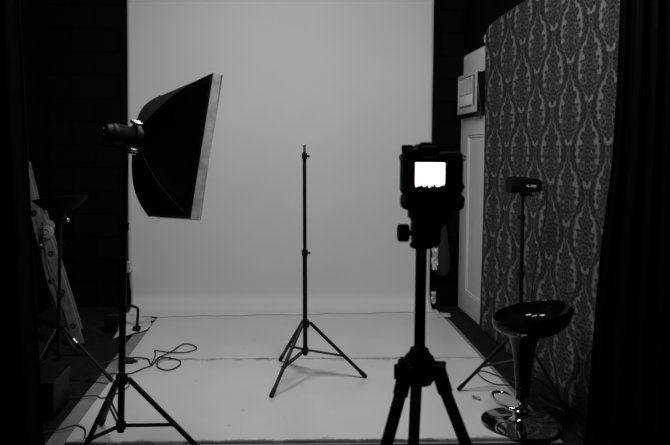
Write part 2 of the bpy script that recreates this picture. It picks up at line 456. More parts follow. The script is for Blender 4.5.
b = B(); prism(b, [(1.570, 4.978, 2.195), (1.570, 5.005, 2.205), (1.570, 5.002, 2.250), (1.578, 4.982, 2.270)], (.012, 0, 0)); obj('clip_body', b, M['panelwhite'], t, smooth=False)
b = B(); cyl(b, (1.555, 4.992, 2.235), (1.595, 4.992, 2.235), .005); obj('clip_spring', b, M['steel'], t)

# ------------------------------------------------------------------ black curtains
def curtain(label, xt0, xt1, xb0, xb1, y, ybow, n, amp, seed, edge=None):
    r = random.Random(seed); ph = [r.uniform(0, 6) for _ in range(4)]
    def fn(u, v):
        z = FL+.015+v*(ZC-.05-FL)
        xa = xb0+(xt0-xb0)*v if edge is None else float(np.interp(z, edge[0], edge[1])); xb_ = xb1+(xt1-xb1)*v
        x = xa+(xb_-xa)*u
        a = amp*(.45+.55*(1-v))
        yy = y+a*math.sin(2*PI*n*u+ph[0]+.5*math.sin(2*v+ph[1]))+.4*a*math.sin(2*PI*n*2.3*u+ph[2]+v)+ybow*u
        x += .25*a*math.sin(2*PI*n*u*1.7+ph[3])*min(1, 4*min(u, 1-u))
        return V((x, yy, z))
    t = thing('black_curtain', label, 'curtain', ((xb0+xb1)/2, y, FL), 'black curtains framing the studio')
    b = B(); grid(b, fn, 140, 40); obj('curtain_cloth', b, M['curtain'], t, solid=.003)
    b = B(); cyl(b, (min(xt0, xt1)-.02, y, ZC-.03), (max(xt0, xt1)+.02, y+ybow*.5, ZC-.03), .014); obj('curtain_rail', b, M['blackmetal'], t)
    return t
curtain('black curtain hanging at the left edge, beside the leaning ladder', -1.98, -1.08, -1.98, -.955, 2.6, .03, 7, .022, 3)
tc_ = curtain('black curtain hanging at the right edge, in front of the damask fabric', 1.38, 1.60, 1.25, 1.60, 2.6, .04, 3, .018, 5, ([0, .2, .96, 1.30, 1.6, 3.1], [1.245, 1.262, 1.308, 1.345, 1.357, 1.38]))
b = B(); lathe(b, [(.006, 0), (.012, 0), (.013, .003), (.012, .006), (.006, .006), (.006, 0)], (1.585, 2.585, .178), (-.2, -1, .2), n=24)
obj('eyelet', b, M['chrome'], tc_, label='small shiny metal eyelet near the hem')

# ------------------------------------------------------------------ light stands
def leg_stand(t, base, lean_top, zs, rads, feet, z_coll, z_hub, metal, braceat=.55, knob_dir=(1, 0, 0), lr=.0095, shiny=None):
    """base (x,y) at floor; lean_top (x,y) at the top z; zs section heights; legs from collar to feet"""
    zt = zs[-1]
    def ax(z):
        k = (z-0)/zt; return V((base[0]+(lean_top[0]-base[0])*k, base[1]+(lean_top[1]-base[1])*k, z))
    lo = z_hub-.03
    for i, (za, zb, r) in enumerate(zip([lo]+zs[:-1], zs, rads)):
        b = B(); cyl(b, ax(za), ax(zb), r); obj('column_tube', b, metal, t)
    for z, r in list(zip(zs[:-1], rads[:-1])):
        b = B(); cyl(b, ax(z-.022), ax(z+.014), r+.005, bev=.002)
        obj('tube_clamp', b, M['blackplastic'], t)
        kd = V(knob_dir).normalized(); b = B(); cyl(b, ax(z-.004)+kd*(r+.002), ax(z-.004)+kd*(r+.012), .004); cyl(b, ax(z-.004)+kd*(r+.008), ax(z-.004)+kd*(r+.020), .008, bev=.002)
        obj('clamp_knob', b, M['blackplastic'], t)
    b = B(); cyl(b, ax(z_coll-.025), ax(z_coll+.018), rads[0]+.011, bev=.003)
    for f in feet:
        dr = (V(f)-ax(f[2])); dr.z = 0; dr.normalize(); c = ax(z_coll)
        cyl(b, c+dr*.01, c+dr*.036, .009)
    obj('leg_collar', b, M['blackplastic'], t)
    b = B(); cyl(b, ax(z_hub-.018), ax(z_hub+.014), rads[0]+.007, bev=.002); obj('brace_hub', b, M['blackplastic'], t)
    for f in feet:
        f = V(f); dr = (f-ax(f.z)); dr.z = 0; dr.normalize()
        a = ax(z_coll)+dr*.032
        e = f+V((0, 0, .006))
        b = B(); cyl(b, a, e, lr); lg = obj('leg', b, metal, t)
        b = B(); cyl(b, e+(a-e).normalized()*.05, e, lr+.0025, bev=.001); obj('rubber_foot', b, M['blackplastic'], lg)
        if shiny and shiny == feet.index(tuple(f)):
            pass
        m = a.lerp(e, braceat); h = ax(z_hub)+dr*.014
        s = (m-h).cross(V((0, 0, 1))).normalized()*.008
        b = B()
        cyl(b, h+s, m+s, .005, n=10); cyl(b, h-s, m-s, .005, n=10)
        cyl(b, m-s*1.8, m+s*1.8, .006, n=10)
        obj('leg_brace', b, metal, t)
    return ax

# centre stand
t = thing('light_stand', 'bare black tripod light stand standing alone in the middle of the white boards', 'light stand', (.158, 3.832, 0), 'black tripod light stands')
ax = leg_stand(t, (.157, 3.832), (.143, 3.832), [.757, 1.330, 1.350], [.0135, .011, .009], [(-.044, 3.517, 0), (.006, 4.148, 0), (.52, 3.822, 0)], .331, .168, M['blackmetal'], braceat=.61, knob_dir=(1, -.3, 0), lr=.0105)
b = B(); p = ax(1.350); cyl(b, p, p+V((0, 0, .018)), .0085, bev=.001); cyl(b, p+V((0, 0, .018)), p+V((0, 0, .026)), .006); cyl(b, p+V((0, 0, .026)), p+V((0, 0, .042)), .008, bev=.001)
obj('spigot', b, M['steel'], t, label='silver spigot at the top of the stand')

# left stand
t = thing('light_stand', 'black tripod light stand at left carrying the square softbox', 'light stand', (-.690, 2.856, FL), 'black tripod light stands')
LS = leg_stand(t, (-.702, 2.856), (-.672, 2.858), [.66, 1.02, 1.352], [.0155, .0145, .0130], [(-.857, 2.564, FL), (-.874, 3.193, 0), (-.284, 2.804, FL)], .345, .136, M['blackmetal'], braceat=.545, knob_dir=(.3, -1, 0), lr=.0115)

# right stand
t = thing('light_stand', 'black tripod light stand behind the bar stool, carrying the small flash head', 'light stand', (1.345, 3.545, FL), 'black tripod light stands')
leg_stand(t, (1.342, 3.545), (1.344, 3.545), [.68, 1.0, 1.11], [.0135, .011, .009], [(1.016, 3.601, 0), (1.505, 3.245, FL), (1.505, 3.81, FL)], .342, .196, M['blackmetal'], braceat=.58, knob_dir=(-1, -.3, 0), lr=.0095)

# far left stand
t = thing('light_stand', 'dim black tripod light stand by the ladder, under an upturned dish reflector', 'light stand', (-1.30, 3.85, FL), 'black tripod light stands')
leg_stand(t, (-1.305, 3.85), (-1.29, 3.85), [.5, .80, .925], [.013, .0105, .009], [(-.972, 3.782, 0), (-1.513, 4.153, FL), (-1.42, 3.49, FL)], .30, .14, M['blackmetal'], braceat=.5, knob_dir=(1, -.4, 0), lr=.010)
dd = (V((-.972, 3.782, .006))-V((-1.274, 3.843, .30))).normalized(); p = V((-1.274, 3.843, .30))
b = B(); cyl(b, p+dd*.085, p+dd*.120, .0112); obj('bright_sleeve', b, M['steel'], t, label='shiny metal sleeve on one leg')

# dish reflector on far-left stand
t = thing('dish_reflector', 'dim black dish reflector facing up on the far left stand', 'reflector', (-1.275, 3.85, .945))
Rt = Matrix.Rotation(math.radians(-8), 4, 'Y')
axd = (Rt @ V((0, 0, 1, 0))).xyz if False else V((-.12, .10, 1)).normalized()
b = B(); lathe(b, [(0, .035), (.04, .035), (.07, .055), (.12, .085), (.155, .12), (.16, .124), (.157, .126), (.115, .095), (.06, .063), (0, .05)], V((-1.275, 3.85, .945)), axd); obj('dish', b, M['camblack'], t)
b = B(); cyl(b, (-1.285, 3.85, .927), V((-1.275, 3.85, .945))+axd*.04, .022); obj('mount', b, M['blackplastic'], t)
b = B(); cyl(b, (-1.27, 3.835, .945), (-1.24, 3.815, .945), .008); ball(b, (-1.235, 3.812, .947), .014); obj('tilt_knob', b, M['steel'], t)

# ------------------------------------------------------------------ softbox and its flash head
n_ = V((.843, .517, -.148)).normalized()
TLf, TRn, BRn, BLf = V((-.548, 3.223, 1.612)), V((-.242, 2.715, 1.662)), V((-.325, 2.638, 1.074)), V((-.590, 3.142, 1.033))
Cf = (TLf+TRn+BRn+BLf)/4
ring_c = Cf-n_*.222+V((0, 0, .028))
t = thing('softbox', 'black square softbox with a grey front lip, aimed at the backdrop', 'softbox', tuple(ring_c))
lipd = .040
front = [TLf, TRn, BRn, BLf]
inner = [p-n_*lipd for p in front]
rr = .056
ringp = [ring_c+(p-Cf).normalized()*rr for p in front]
ns, nt_ = 16, 18
def ribpt(i, s):
    a, e = ringp[i], inner[i]
    out = (front[i]-Cf).normalized()
    bow = (.054 if i == 3 else .040)*math.sin(PI*s**.8)
    return a.lerp(e, s)+out*bow-n_*.012*math.sin(PI*s)
for i in range(4):
    j = (i+1) % 4
    mid_out = ((front[i]+front[j])/2-Cf).normalized()
    def fn(u, s):
        p = ribpt(i, s).lerp(ribpt(j, s), u)
        sag = .030*math.sin(PI*u)*math.sin(PI*min(1, s*1.0))
        return p-mid_out*sag
    b = B(); grid(b, fn, ns, nt_); obj('side_panel', b, M['nylon'], t, solid=.003)
for i in range(4):
    b = B(); tube(b, [ribpt(i, k/20)+(front[i]-Cf).normalized()*.002 for k in range(21)], .0035); obj('rib', b, M['nylon'], t)
b = B()
for i in range(4):
    j = (i+1) % 4
    vs = [b.verts.new(p) for p in (inner[i], inner[j], front[j], front[i])]; b.faces.new(vs)
bmesh.ops.remove_doubles(b, verts=b.verts[:], dist=1e-4)
obj('front_lip', b, M['lip'], t, solid=.004, smooth=False, label='grey fabric lip around the front of the softbox')
b = B(); tube(b, front+[front[0]], .0050); obj('piping', b, M['silvertrim'], t, label='bright piping on the front edge')
dfp = [p-n_*(lipd+.004)+(Cf-p).normalized()*.01 for p in front]
b = B(); prism(b, dfp, n_*.004); obj('diffuser', b, M['diffuser'], t, smooth=False, label='white front diffuser cloth')
b = B(); lathe(b, [(.048, -.018), (.062, -.018), (.064, -.012), (.064, .010), (.058, .014), (.046, .014), (.046, -.018)], ring_c, n_); obj('speed_ring', b, M['blackmetal'], t)
upv = V((0, 0, 1)); side = n_.cross(upv).normalized(); up2 = side.cross(n_).normalized()
for a in (90, 60, -58, -85):
    b = B(); q = ring_c-n_*.012+(side*math.cos(math.radians(a))+up2*math.sin(math.radians(a)))*.066
    cyl(b, q-n_*.018, q+n_*.014, .008); ball(b, q-n_*.018, .010)
    obj('rib_socket', b, M['steel'], t, label='shiny rib socket on the speed ring')

hd0 = ring_c-n_*.020; hd1 = hd0-n_*.095
t = thing('flash_head', 'black cylindrical studio flash head plugged into the back of the softbox', 'studio flash', tuple(LS(1.352)+V((0, 0, .003))))
b = B(); lathe(b, [(0, 0), (.041, 0), (.045, .006), (.045, .03), (.043, .033), (.043, .090), (.039, .096), (0, .096)], hd1, n_); obj('head_body', b, M['dimplastic'], t)
b = B(); lathe(b, [(0, -.025), (.030, -.025), (.036, -.020), (.040, 0), (0, 0)], hd1, n_); obj('rear_panel', b, M['blackplastic'], t)
b = B(); cyl(b, hd1-n_*.024+up2*.012, hd1-n_*.036+up2*.012, .007); obj('control_dial', b, M['dimplastic'], t)
b = B(); cyl(b, hd1-n_*.024-up2*.012+side*.01, hd1-n_*.034-up2*.012+side*.01, .006); obj('control_dial', b, M['dimplastic'], t)
b = B(); tube(b, smooth_path([hd1-n_*.02-up2*.04, hd1-n_*.028-up2*.052, hd1+n_*.01-up2*.058, hd1+n_*.05-up2*.05]), .007); obj('handle', b, M['blackplastic'], t)
pt = LS(1.352)
b = B(); cyl(b, pt+V((0, 0, .003)), pt+V((0, 0, .05)), .016); box(b, pt+V((-.02, -.02, .03)), pt+V((.03, .02, .055)), bev=.004); obj('tilt_bracket', b, M['blackplastic'], t)
b = B(); box(b, pt+V((.004, -.032, .012)), pt+V((.034, -.018, .040)), bev=.004); cyl(b, pt+V((.018, -.03, .024)), pt+V((.018, -.052, .024)), .011); cyl(b, pt+V((.012, -.022, -.045)), pt+V((.012, -.022, .016)), .0035); obj('locking_lever', b, M['foil'], t, label='bright metal locking lever')

# ------------------------------------------------------------------ right flash head
t = thing('flash_head', 'small black flash head with white lettering on the right stand, before the damask fabric', 'studio flash', (1.344, 3.545, 1.113))
b = B()
prof = [(.0, 0, 1.176, .044, .043), (.012, 0, 1.176, .046, .045), (.09, 0, 1.177, .046, .044), (.165, 0, 1.174, .042, .036), (.178, 0, 1.173, .036, .030)]
def sq(x, zc, hy, hz, n=32, e=.45):
    o = []
    for k in range(n):
        a = 2*PI*k/n; c, s = math.cos(a), math.sin(a)
        o.append(V((x, 3.545+hy*math.copysign(abs(c)**e, c), zc+hz*math.copysign(abs(s)**e, s))))
    return o
rs = [[b.verts.new(p) for p in sq(1.264+q[0]*.97, q[2], q[3], q[4])] for q in prof]
for A_, B_ in zip(rs[:-1], rs[1:]):
    for k in range(32): b.faces.new((A_[k], A_[(k+1) % 32], B_[(k+1) % 32], B_[k]))
b.faces.new(rs[0][::-1]); b.faces.new(rs[-1])
obj('head_body', b, M['camblack'], t)
b = B(); lathe(b, [(.045, 0), (.048, 0), (.048, .05), (.045, .052)], (1.262, 3.545, 1.176), (1, 0, 0)); obj('reflector_collar', b, M['blackplastic'], t)
b = B(); cyl(b, (1.344, 3.545, 1.112), (1.344, 3.545, 1.140), .018); cyl(b, (1.362, 3.545, 1.122), (1.385, 3.545, 1.122), .009); box(b, (1.374, 3.53, 1.112), (1.392, 3.56, 1.132), bev=.004); obj('tilt_bracket', b, M['blackplastic'], t)
for z in (1.150, 1.168, 1.188):
    b = B(); cyl(b, (1.434, 3.525, z), (1.447, 3.525, z), .006); obj('control_dial', b, M['dimplastic'], t)
cu = bpy.data.curves.new('lettering', 'FONT'); cu.body = 'AL-1500'; cu.size = .0155; cu.extrude = .0004; cu.align_x = 'CENTER'; cu.align_y = 'CENTER'; cu.offset = .0005
to = bpy.data.objects.new('lettering_curve', cu); COL.objects.link(to); bpy.context.view_layer.update()
tm = bpy.data.meshes.new_from_object(to.evaluated_get(bpy.context.evaluated_depsgraph_get()))
bpy.data.objects.remove(to)
b = B(); b.from_mesh(tm); bmesh.ops.transform(b, matrix=Matrix.Translation((1.372, 3.4988, 1.172)) @ Matrix.Rotation(math.radians(2), 4, 'Y') @ Matrix.Rotation(PI/2, 4, 'X'), verts=b.verts[:])
obj('lettering', b, M['text'], t, smooth=False, label='white lettering AL-1500')
cb = B(); tube(cb, smooth_path([(1.440, 3.545, 1.150), (1.468, 3.54, 1.143), (1.480, 3.545, 1.10), (1.470, 3.55, .98), (1.448, 3.555, .84), (1.418, 3.555, .66), (1.403, 3.555, .45), (1.41, 3.56, .20), (1.44, 3.52, .01), (1.47, 3.42, FL+.006), (1.51, 3.36, FL+.006), (1.48, 3.27, FL+.006), (1.41, 3.29, FL+.006), (1.40, 3.38, FL+.006), (1.47, 3.40, FL+.006), (1.52, 3.30, FL+.006), (1.50, 3.14, FL+.006), (1.46, 3.04, FL+.006), (1.51, 2.9, FL+.006)], 8), .0042)
tag(obj('power_cable', cb, M['cable'], base=(1.40, 3.5, FL)), 'thin black cable hanging from the small flash head down the damask fabric', 'cable', 'black cables')

# ------------------------------------------------------------------ bar stool
SX, SY = 1.208, 3.15
t = thing('bar_stool', 'glossy black bucket bar stool with chrome footrest and round base at right', 'bar stool', (SX, SY, 0))
b = B(); lathe(b, [(0, .0), (.192, .0), (.195, .004), (.192, .009), (.16, .016), (.10, .024), (.05, .032), (.036, .040), (.033, .05), (0, .05)], (SX, SY, .0), n=72); obj('base', b, M['chrome'], t)
b = B(); lathe(b, [(0, .045), (.036, .045), (.036, .075), (.031, .08), (.031, .145), (.028, .15), (0, .15)], (SX, SY, 0), n=32); obj('gas_lift', b, M['chrome'], t)
b = B(); lathe(b, [(0, .145), (.031, .145), (.033, .155), (.036, .20), (.044, .30), (.055, .38), (.072, .44), (.085, .46), (0, .47)], (SX+.006, SY, 0), n=40); obj('pedestal', b, M['gloss'], t)
# footrest: a flat loop to the seat's front-left
lp = []
fa = math.radians(182)
for k in range(28):
    a = 2*PI*k/28
    u, v = .058*math.cos(a)+.076, .120*math.sin(a)
    lp.append((SX+u*math.cos(fa)-v*math.sin(fa), SY+u*math.sin(fa)+v*math.cos(fa), .122+.02*v))
b = B(); tube(b, lp, .0085, n=12, cyc=True); obj('footrest', b, M['chrome'], t)
# bucket seat: a tilted bowl, low front lip to the left, high back to the right rear
Sc = V((1.240, 3.127, 0))
fdir = math.radians(195)
def rimz(a):
    c = math.cos(a-fdir)
    return .570-.042*c-.006*max(0, c)**3-.020*math.sin(a)
def seat_pt(a, s):
    Rr = .193*(1-.05*math.cos(a-fdir)); 
    zb = .452
    prof = math.sin(s*PI/2)**.85
    rad = Rr*prof
    zz = zb+(rimz(a)-zb)*(1-math.cos(s*PI/2))**1.15
    off = (1-s)*V((-.035, 0, 0))
    return Sc+off+V((rad*math.cos(a), rad*math.sin(a), zz))
def seat_in(a, s):
    p = seat_pt(a, s); c = Sc+V((0, 0, .56))
    q = p+(V((Sc.x, Sc.y, p.z))-p)*.045; q.z += .012*(1-s)+.0
    return q
b = B(); na, nsx = 72, 18
outer = [[b.verts.new(seat_pt(2*PI*i/na, max(j, .02)/nsx)) for j in range(nsx+1)] for i in range(na)]
inn = [[b.verts.new(seat_in(2*PI*i/na, max(j, .02)/nsx)) for j in range(nsx+1)] for i in range(na)]
top = []
for i in range(na):
    p = (outer[i][nsx].co+inn[i][nsx].co)/2; top.append(b.verts.new(p+V((0, 0, .006))))
for i in range(na):
    k = (i+1) % na
    for j in range(nsx):
        b.faces.new((outer[i][j], outer[k][j], outer[k][j+1], outer[i][j+1]))
        b.faces.new((inn[i][j], inn[i][j+1], inn[k][j+1], inn[k][j]))
    b.faces.new((outer[i][nsx], outer[k][nsx], top[k], top[i])); b.faces.new((top[i], top[k], inn[k][nsx], inn[i][nsx]))
b.faces.new([outer[i][0] for i in range(na)]); b.faces.new([inn[i][0] for i in range(na)][::-1])
obj('seat', b, M['gloss'], t, ang=60)

# ------------------------------------------------------------------ camera on its tripod
CY = 1.3
t = thing('digital_camera', 'black digital camera seen from behind, its screen glowing white, on the near tripod', 'camera', (.305, CY, 1.236))
b = B()
box(b, (.244, CY, 1.262), (.368, CY+.055, 1.352), bev=.012)
box(b, (.247, CY+.002, 1.338), (.292, CY+.05, 1.358), bev=.007)
box(b, (.325, CY+.002, 1.335), (.366, CY+.05, 1.352), bev=.007)
box(b, (.345, CY+.03, 1.25), (.372, CY+.085, 1.345), bev=.012)
obj('camera_body', b, M['camblack'], t)
b = B(); box(b, (.245, CY-.002, 1.232), (.371, CY+.055, 1.268), bev=.012); obj('battery_grip', b, M['camblack'], t)
b = B(); prism(b, [(.268, CY+.006, 1.345), (.322, CY+.006, 1.345), (.318, CY+.006, 1.362), (.306, CY+.006, 1.370), (.284, CY+.006, 1.370), (.272, CY+.006, 1.362)], (0, .06, 0)); bmesh.ops.bevel(b, geom=b.edges[:], offset=.004, segments=2, affect='EDGES'); obj('viewfinder_hump', b, M['camblack'], t)
b = B(); box(b, (.278, CY-.012, 1.340), (.312, CY+.006, 1.364), bev=.006); obj('eyepiece', b, M['camblack'], t)
b = B(); box(b, (.286, CY+.022, 1.368), (.304, CY+.042, 1.372)); obj('hot_shoe', b, M['blackmetal'], t)
b = B(); cyl(b, (.256, CY+.026, 1.352), (.256, CY+.026, 1.366), .0125, bev=.002); obj('mode_dial', b, M['camblack'], t)
b = B(); cyl(b, (.353, CY+.05, 1.346), (.353, CY+.05, 1.357), .008, bev=.002); obj('shutter_button', b, M['camblack'], t)
b = B(); box(b, (.2645, CY-.004, 1.276), (.3365, CY+.003, 1.335), bev=.002); obj('screen_bezel', b, M['camblack'], t)
# lit screen: blown-out backdrop above a ragged dark lower edge
rg = [.0, .6, .2, .9, .3, 1., .6, .2, .1, .5, .9, .4, .0, .2, .8, .3, .7, .9, .3, .1, .5, .2, .8, .4, 1., .5]
LX, LW = .2668, .0592
pts = [(LX, 1.330), (LX, 1.2900)]
for i, q in enumerate(rg): pts.append((LX+LW*(i+.5)/len(rg), 1.2805+.0085*q))
pts += [(LX+LW, 1.2900), (LX+LW, 1.330)]
b = B(); prism(b, [(x, CY-.0042, z) for x, z in pts], (0, -.0006, 0)); obj('screen', b, M['screen'], t, smooth=False, label='screen showing a blown-out white picture')
b = B(); cyl(b, (.350, CY, 1.305), (.350, CY-.004, 1.305), .011, bev=.001); cyl(b, (.350, CY-.003, 1.305), (.350, CY-.006, 1.305), .006)
obj('thumb_pad', b, M['blackplastic'], t)
for i in range(5):
    b = B(); box(b, (.2505, CY-.003, 1.277+i*.0115), (.2590, CY+.002, 1.284+i*.0115), bev=.001); obj('button', b, M['blackplastic'], t)
b = B(); tube(b, [(.243+.004*math.cos(a)-.001, CY+.02, 1.340+.005*math.sin(a)) for a in [2*PI*k/12 for k in range(12)]], .0015, cyc=True); obj('strap_lug', b, M['blackmetal'], t); b = B(); tube(b, [(.369+.004*math.cos(a)+.001, CY+.02, 1.340+.005*math.sin(a)) for a in [2*PI*k/12 for k in range(12)]], .0015, cyc=True); obj('strap_lug', b, M['blackmetal'], t)
b = B(); lathe(b, [(0, 0), (.031, 0), (.033, .008), (.033, .03), (.035, .032), (.035, .05), (.033, .053), (.033, .07), (.034, .072), (.034, .082), (.028, .083), (.026, .076), (0, .07)], (.318, CY+.05, 1.303), (0, 1, 0)); obj('lens', b, M['camblack'], t)

t = thing('camera_tripod', 'black three-legged camera tripod in the foreground, holding the camera', 'tripod', (.282, CY, FL))
b = B(); box(b, (.262, CY-.012, 1.213), (.342, CY+.052, 1.235), bev=.005); prism(b, [(.266, CY, 1.214), (.336, CY, 1.214), (.316, CY, 1.185), (.276, CY, 1.185)], (0, .045, 0)); obj('head_plate', b, M['camblack'], t)
b = B(); box(b, (.268, CY-.008, 1.163), (.320, CY+.045, 1.187), bev=.006); box(b, (.2665, CY-.004, 1.18), (.2755, CY+.04, 1.205), bev=.002); box(b, (.310, CY-.004, 1.18), (.322, CY+.04, 1.205), bev=.002); box(b, (.281, CY-.004, 1.18), (.3045, CY+.04, 1.212), bev=.002)
cyl(b, (.285, CY+.015, 1.155), (.285, CY+.015, 1.168), .024, bev=.003); obj('pan_head', b, M['camblack'], t)
b = B(); cyl(b, (.237, CY+.015, 1.186), (.258, CY+.015, 1.186), .0185, bev=.0015); cyl(b, (.256, CY+.015, 1.186), (.275, CY+.015, 1.186), .006); obj('pan_knob', b, M['camblack'], t)
b = B(); cyl(b, (.284, CY+.015, .875), (.285, CY+.015, 1.158), .0115); obj('centre_column', b, M['camblack'], t)
b = B(); lathe(b, [(0, .875), (.026, .875), (.034, .89), (.034, .92), (.028, .932), (.022, .938), (.018, .948), (.0125, .95), (0, .95)], (.284, CY+.015, 0), n=32)
HB = V((.284, CY+.015, .907))
TF = [V((-.045, 1.096, FL)), V((.68, 1.20, FL)), V((.32, 1.63, FL))]
for f in TF:
    dr = f-HB; dr.z = 0; dr.normalize(); sd = dr.cross(V((0, 0, 1)))
    for s in (-1, 1): box(b, (-.006, -.020, -.016), (.006, .026, .016), bev=.003, rot=Matrix.Translation(HB+dr*.028+sd*s*.014+V((0, 0, -.004))) @ Matrix.Rotation(math.atan2(dr.y, dr.x)-PI/2, 4, 'Z'), piv=V((0, 0, 0)))
obj('leg_hub', b, M['camblack'], t)
b = B(); q = HB+V((-.034, -.02, .008)); cyl(b, q+V((.014, 0, 0)), q+V((.002, 0, 0)), .008); cyl(b, q+V((.003, 0, 0)), q+V((-.012, 0, 0)), .0205, bev=.005); obj('column_lock', b, M['camblack'], t)
for f in TF:
    dr = f-HB; dr.z = 0; dr.normalize()
    a = HB+dr*.036+V((0, 0, -.004)); d2 = (f-a)
    b = B(); cyl(b, a-V((0, 0, -.002)), a+d2.normalized()*.42, .0125); lg = obj('leg', b, M['camblack'], t)
    b = B(); cyl(b, a+V((0, 0, .012)), a+d2.normalized()*.05, .0155, bev=.004); obj('leg_cap', b, M['camblack'], lg)
    b = B(); cyl(b, a+d2.normalized()*.42, a+d2.normalized()*.68, .0105); obj('middle_section', b, M['camblack'], lg)
    b = B(); cyl(b, a+d2.normalized()*.40, a+d2.normalized()*.44, .0155, bev=.003); obj('leg_lock', b, M['camblack'], lg)
    b = B(); cyl(b, a+d2.normalized()*.68, f+V((0, 0, .01)), .0085); cyl(b, f+V((0, 0, .022)), f+V((0, 0, .001)), .012, bev=.002); obj('lower_section', b, M['camblack'], lg)

for o_ in bpy.data.objects:
    if o_.parent is None and o_.name in ('digital_camera', 'camera_tripod'): o_.location.x += .005

# ------------------------------------------------------------------ folded ladder leaning on the left wall
t = thing('folding_ladder', 'grey hinged folding ladder leaning to the left beside the black curtain', 'ladder', (-1.40, 4.65, FL))
XO = lambda y: -(y-4.515)*.33
def rail(p0, p1, y, w, name, holes=()):
    p0, p1 = (p0[0]+XO(y), p0[1]), (p1[0]+XO(y), p1[1])
    p0, p1 = V((p0[0], y, p0[1])), V((p1[0], y, p1[1]))
    d_ = (p1-p0); L = d_.length; d_.normalize(); nn = V((d_.z, 0, -d_.x))
    b = B()
    prism(b, [p0-nn*w/2, p0+nn*w/2, p1+nn*w/2, p1-nn*w/2], (0, .028, 0))
    bmesh.ops.bevel(b, geom=b.edges[:], offset=.004, segments=2, affect='EDGES')
    return obj(name, b, M['alu'], t), d_, nn
lowA, lowB = (-1.388, FL+.01), (-1.652, .90)
upA, upB = (-1.530, .25), (-1.765, 1.26)
for y in (4.515, 4.875):
    r1, d1, n1 = rail(lowA, lowB, y, .068, 'lower_rail'); 
    r2, d2, n2 = rail(upA, upB, y+.004, .062, 'upper_rail')
    for r, P0, P1, fr in ((r1, lowA, lowB, (.16, .42, .715)), (r2, upA, upB, (.2, .44, .665, .9))):
        for f_ in fr:
            b = B(); x = P0[0]+(P1[0]-P0[0])*f_; z = P0[1]+(P1[1]-P0[1])*f_
            lathe(b, [(.020, 0), (.013, -.004), (.010, -.004), (.010, .006), (0, .006)], (x+XO(y), y-.001, z), (0, 1, 0), n=20)
            obj('rung_end', b, M['blackplastic'], r)
    b = B(); lathe(b, [(0, -.014), (.012, -.014), (.014, -.008), (.024, -.008), (.026, -.016), (.032, -.016), (.034, -.008), (.044, -.008), (.047, -.004), (.047, .03), (0, .03)], (-1.607+XO(y), y-.004, .785), (0, 1, 0), n=40)
    obj('hinge', b, M['hingealu'], t, label='round ridged hinge')
    b = B(); cyl(b, (-1.63+XO(y), y-.012, .70), (-1.63+XO(y), y-.028, .70), .012); ball(b, (-1.63+XO(y), y-.028, .70), .011); obj('hinge_latch', b, M['hingealu'], t)
for P0, P1, fr in ((lowA, lowB, (.16, .42, .715)), (upA, upB, (.2, .44, .665, .9))):
    for f_ in fr:
        x = P0[0]+(P1[0]-P0[0])*f_; z = P0[1]+(P1[1]-P0[1])*f_
        b = B(); cyl(b, (x, 4.54, z), (x+XO(4.88), 4.88, z), .014); obj('rung', b, M['alu'], t)
b = B(); box(b, (-1.43, 4.51, FL), (-1.352, 4.55, FL+.035), bev=.006); obj('rubber_foot', b, M['blackplastic'], t)
b = B(); box(b, (-1.548, 4.87, FL), (-1.47, 4.91, FL+.035), bev=.006); obj('rubber_foot', b, M['blackplastic'], t)
# cable hanging along the ladder
b = B(); tube(b, smooth_path([(-1.62, 4.48, .86), (-1.60, 4.475, .62), (-1.575, 4.475, .50), (-1.53, 4.475, .40), (-1.505, 4.475, .30), (-1.49, 4.475, .20), (-1.47, 4.475, .10), (-1.42, 4.46, .02), (-1.36, 4.4, FL+.008)]), .0065)
tag(obj('power_cable', b, M['cable'], base=(-1.5, 4.48, FL)), 'black cable hanging down along the face of the grey ladder', 'cable', 'black cables')

# dark crate and background light on the left floor
t = thing('equipment_case', 'dim dark equipment case on the floor at far left, between curtain and white boards', 'case', (-1.23, 3.42, FL))
b = B(); box(b, (-1.33, 3.28, FL), (-1.14, 3.54, FL+.17), bev=.01); obj('case_body', b, M['blackplastic'], t)
b = B(); box(b, (-1.335, 3.275, FL+.15), (-1.135, 3.545, FL+.20), bev=.008); obj('lid', b, M['blackplastic'], t)
for x in (-1.29, -1.18):
    b = B(); box(b, (x, 3.266, FL+.12), (x+.025, 3.278, FL+.165), bev=.003); obj('latch', b, M['blackmetal'], t)

t = thing('floor_light', 'small black floor light with a bent handle at the left foot of the backdrop', 'light', (-1.13, 4.95, FL))
b = B(); box(b, (-1.315, 4.87, FL+.035), (-1.20, 4.99, FL+.15), bev=.02); obj('lamp_housing', b, M['blackplastic'], t)
b = B(); tube(b, smooth_path([(-1.215, 4.905, FL+.14), (-1.18, 4.90, FL+.195), (-1.13, 4.90, FL+.205), (-1.075, 4.88, FL+.195), (-1.060, 4.87, FL+.175), (-1.062, 4.86, FL+.10), (-1.066, 4.86, FL+.05)], 4), .011); obj('bent_handle', b, M['blackplastic'], t)
b = B(); box(b, (-1.095, 4.83, FL+.030), (-1.04, 4.89, FL+.056), bev=.006); obj('foot_plate', b, M['blackplastic'], t); b = B(); box(b, (-1.30, 4.88, FL+.0), (-1.21, 4.98, FL+.04), bev=.004); obj('foot_plate', b, M['blackplastic'], t)

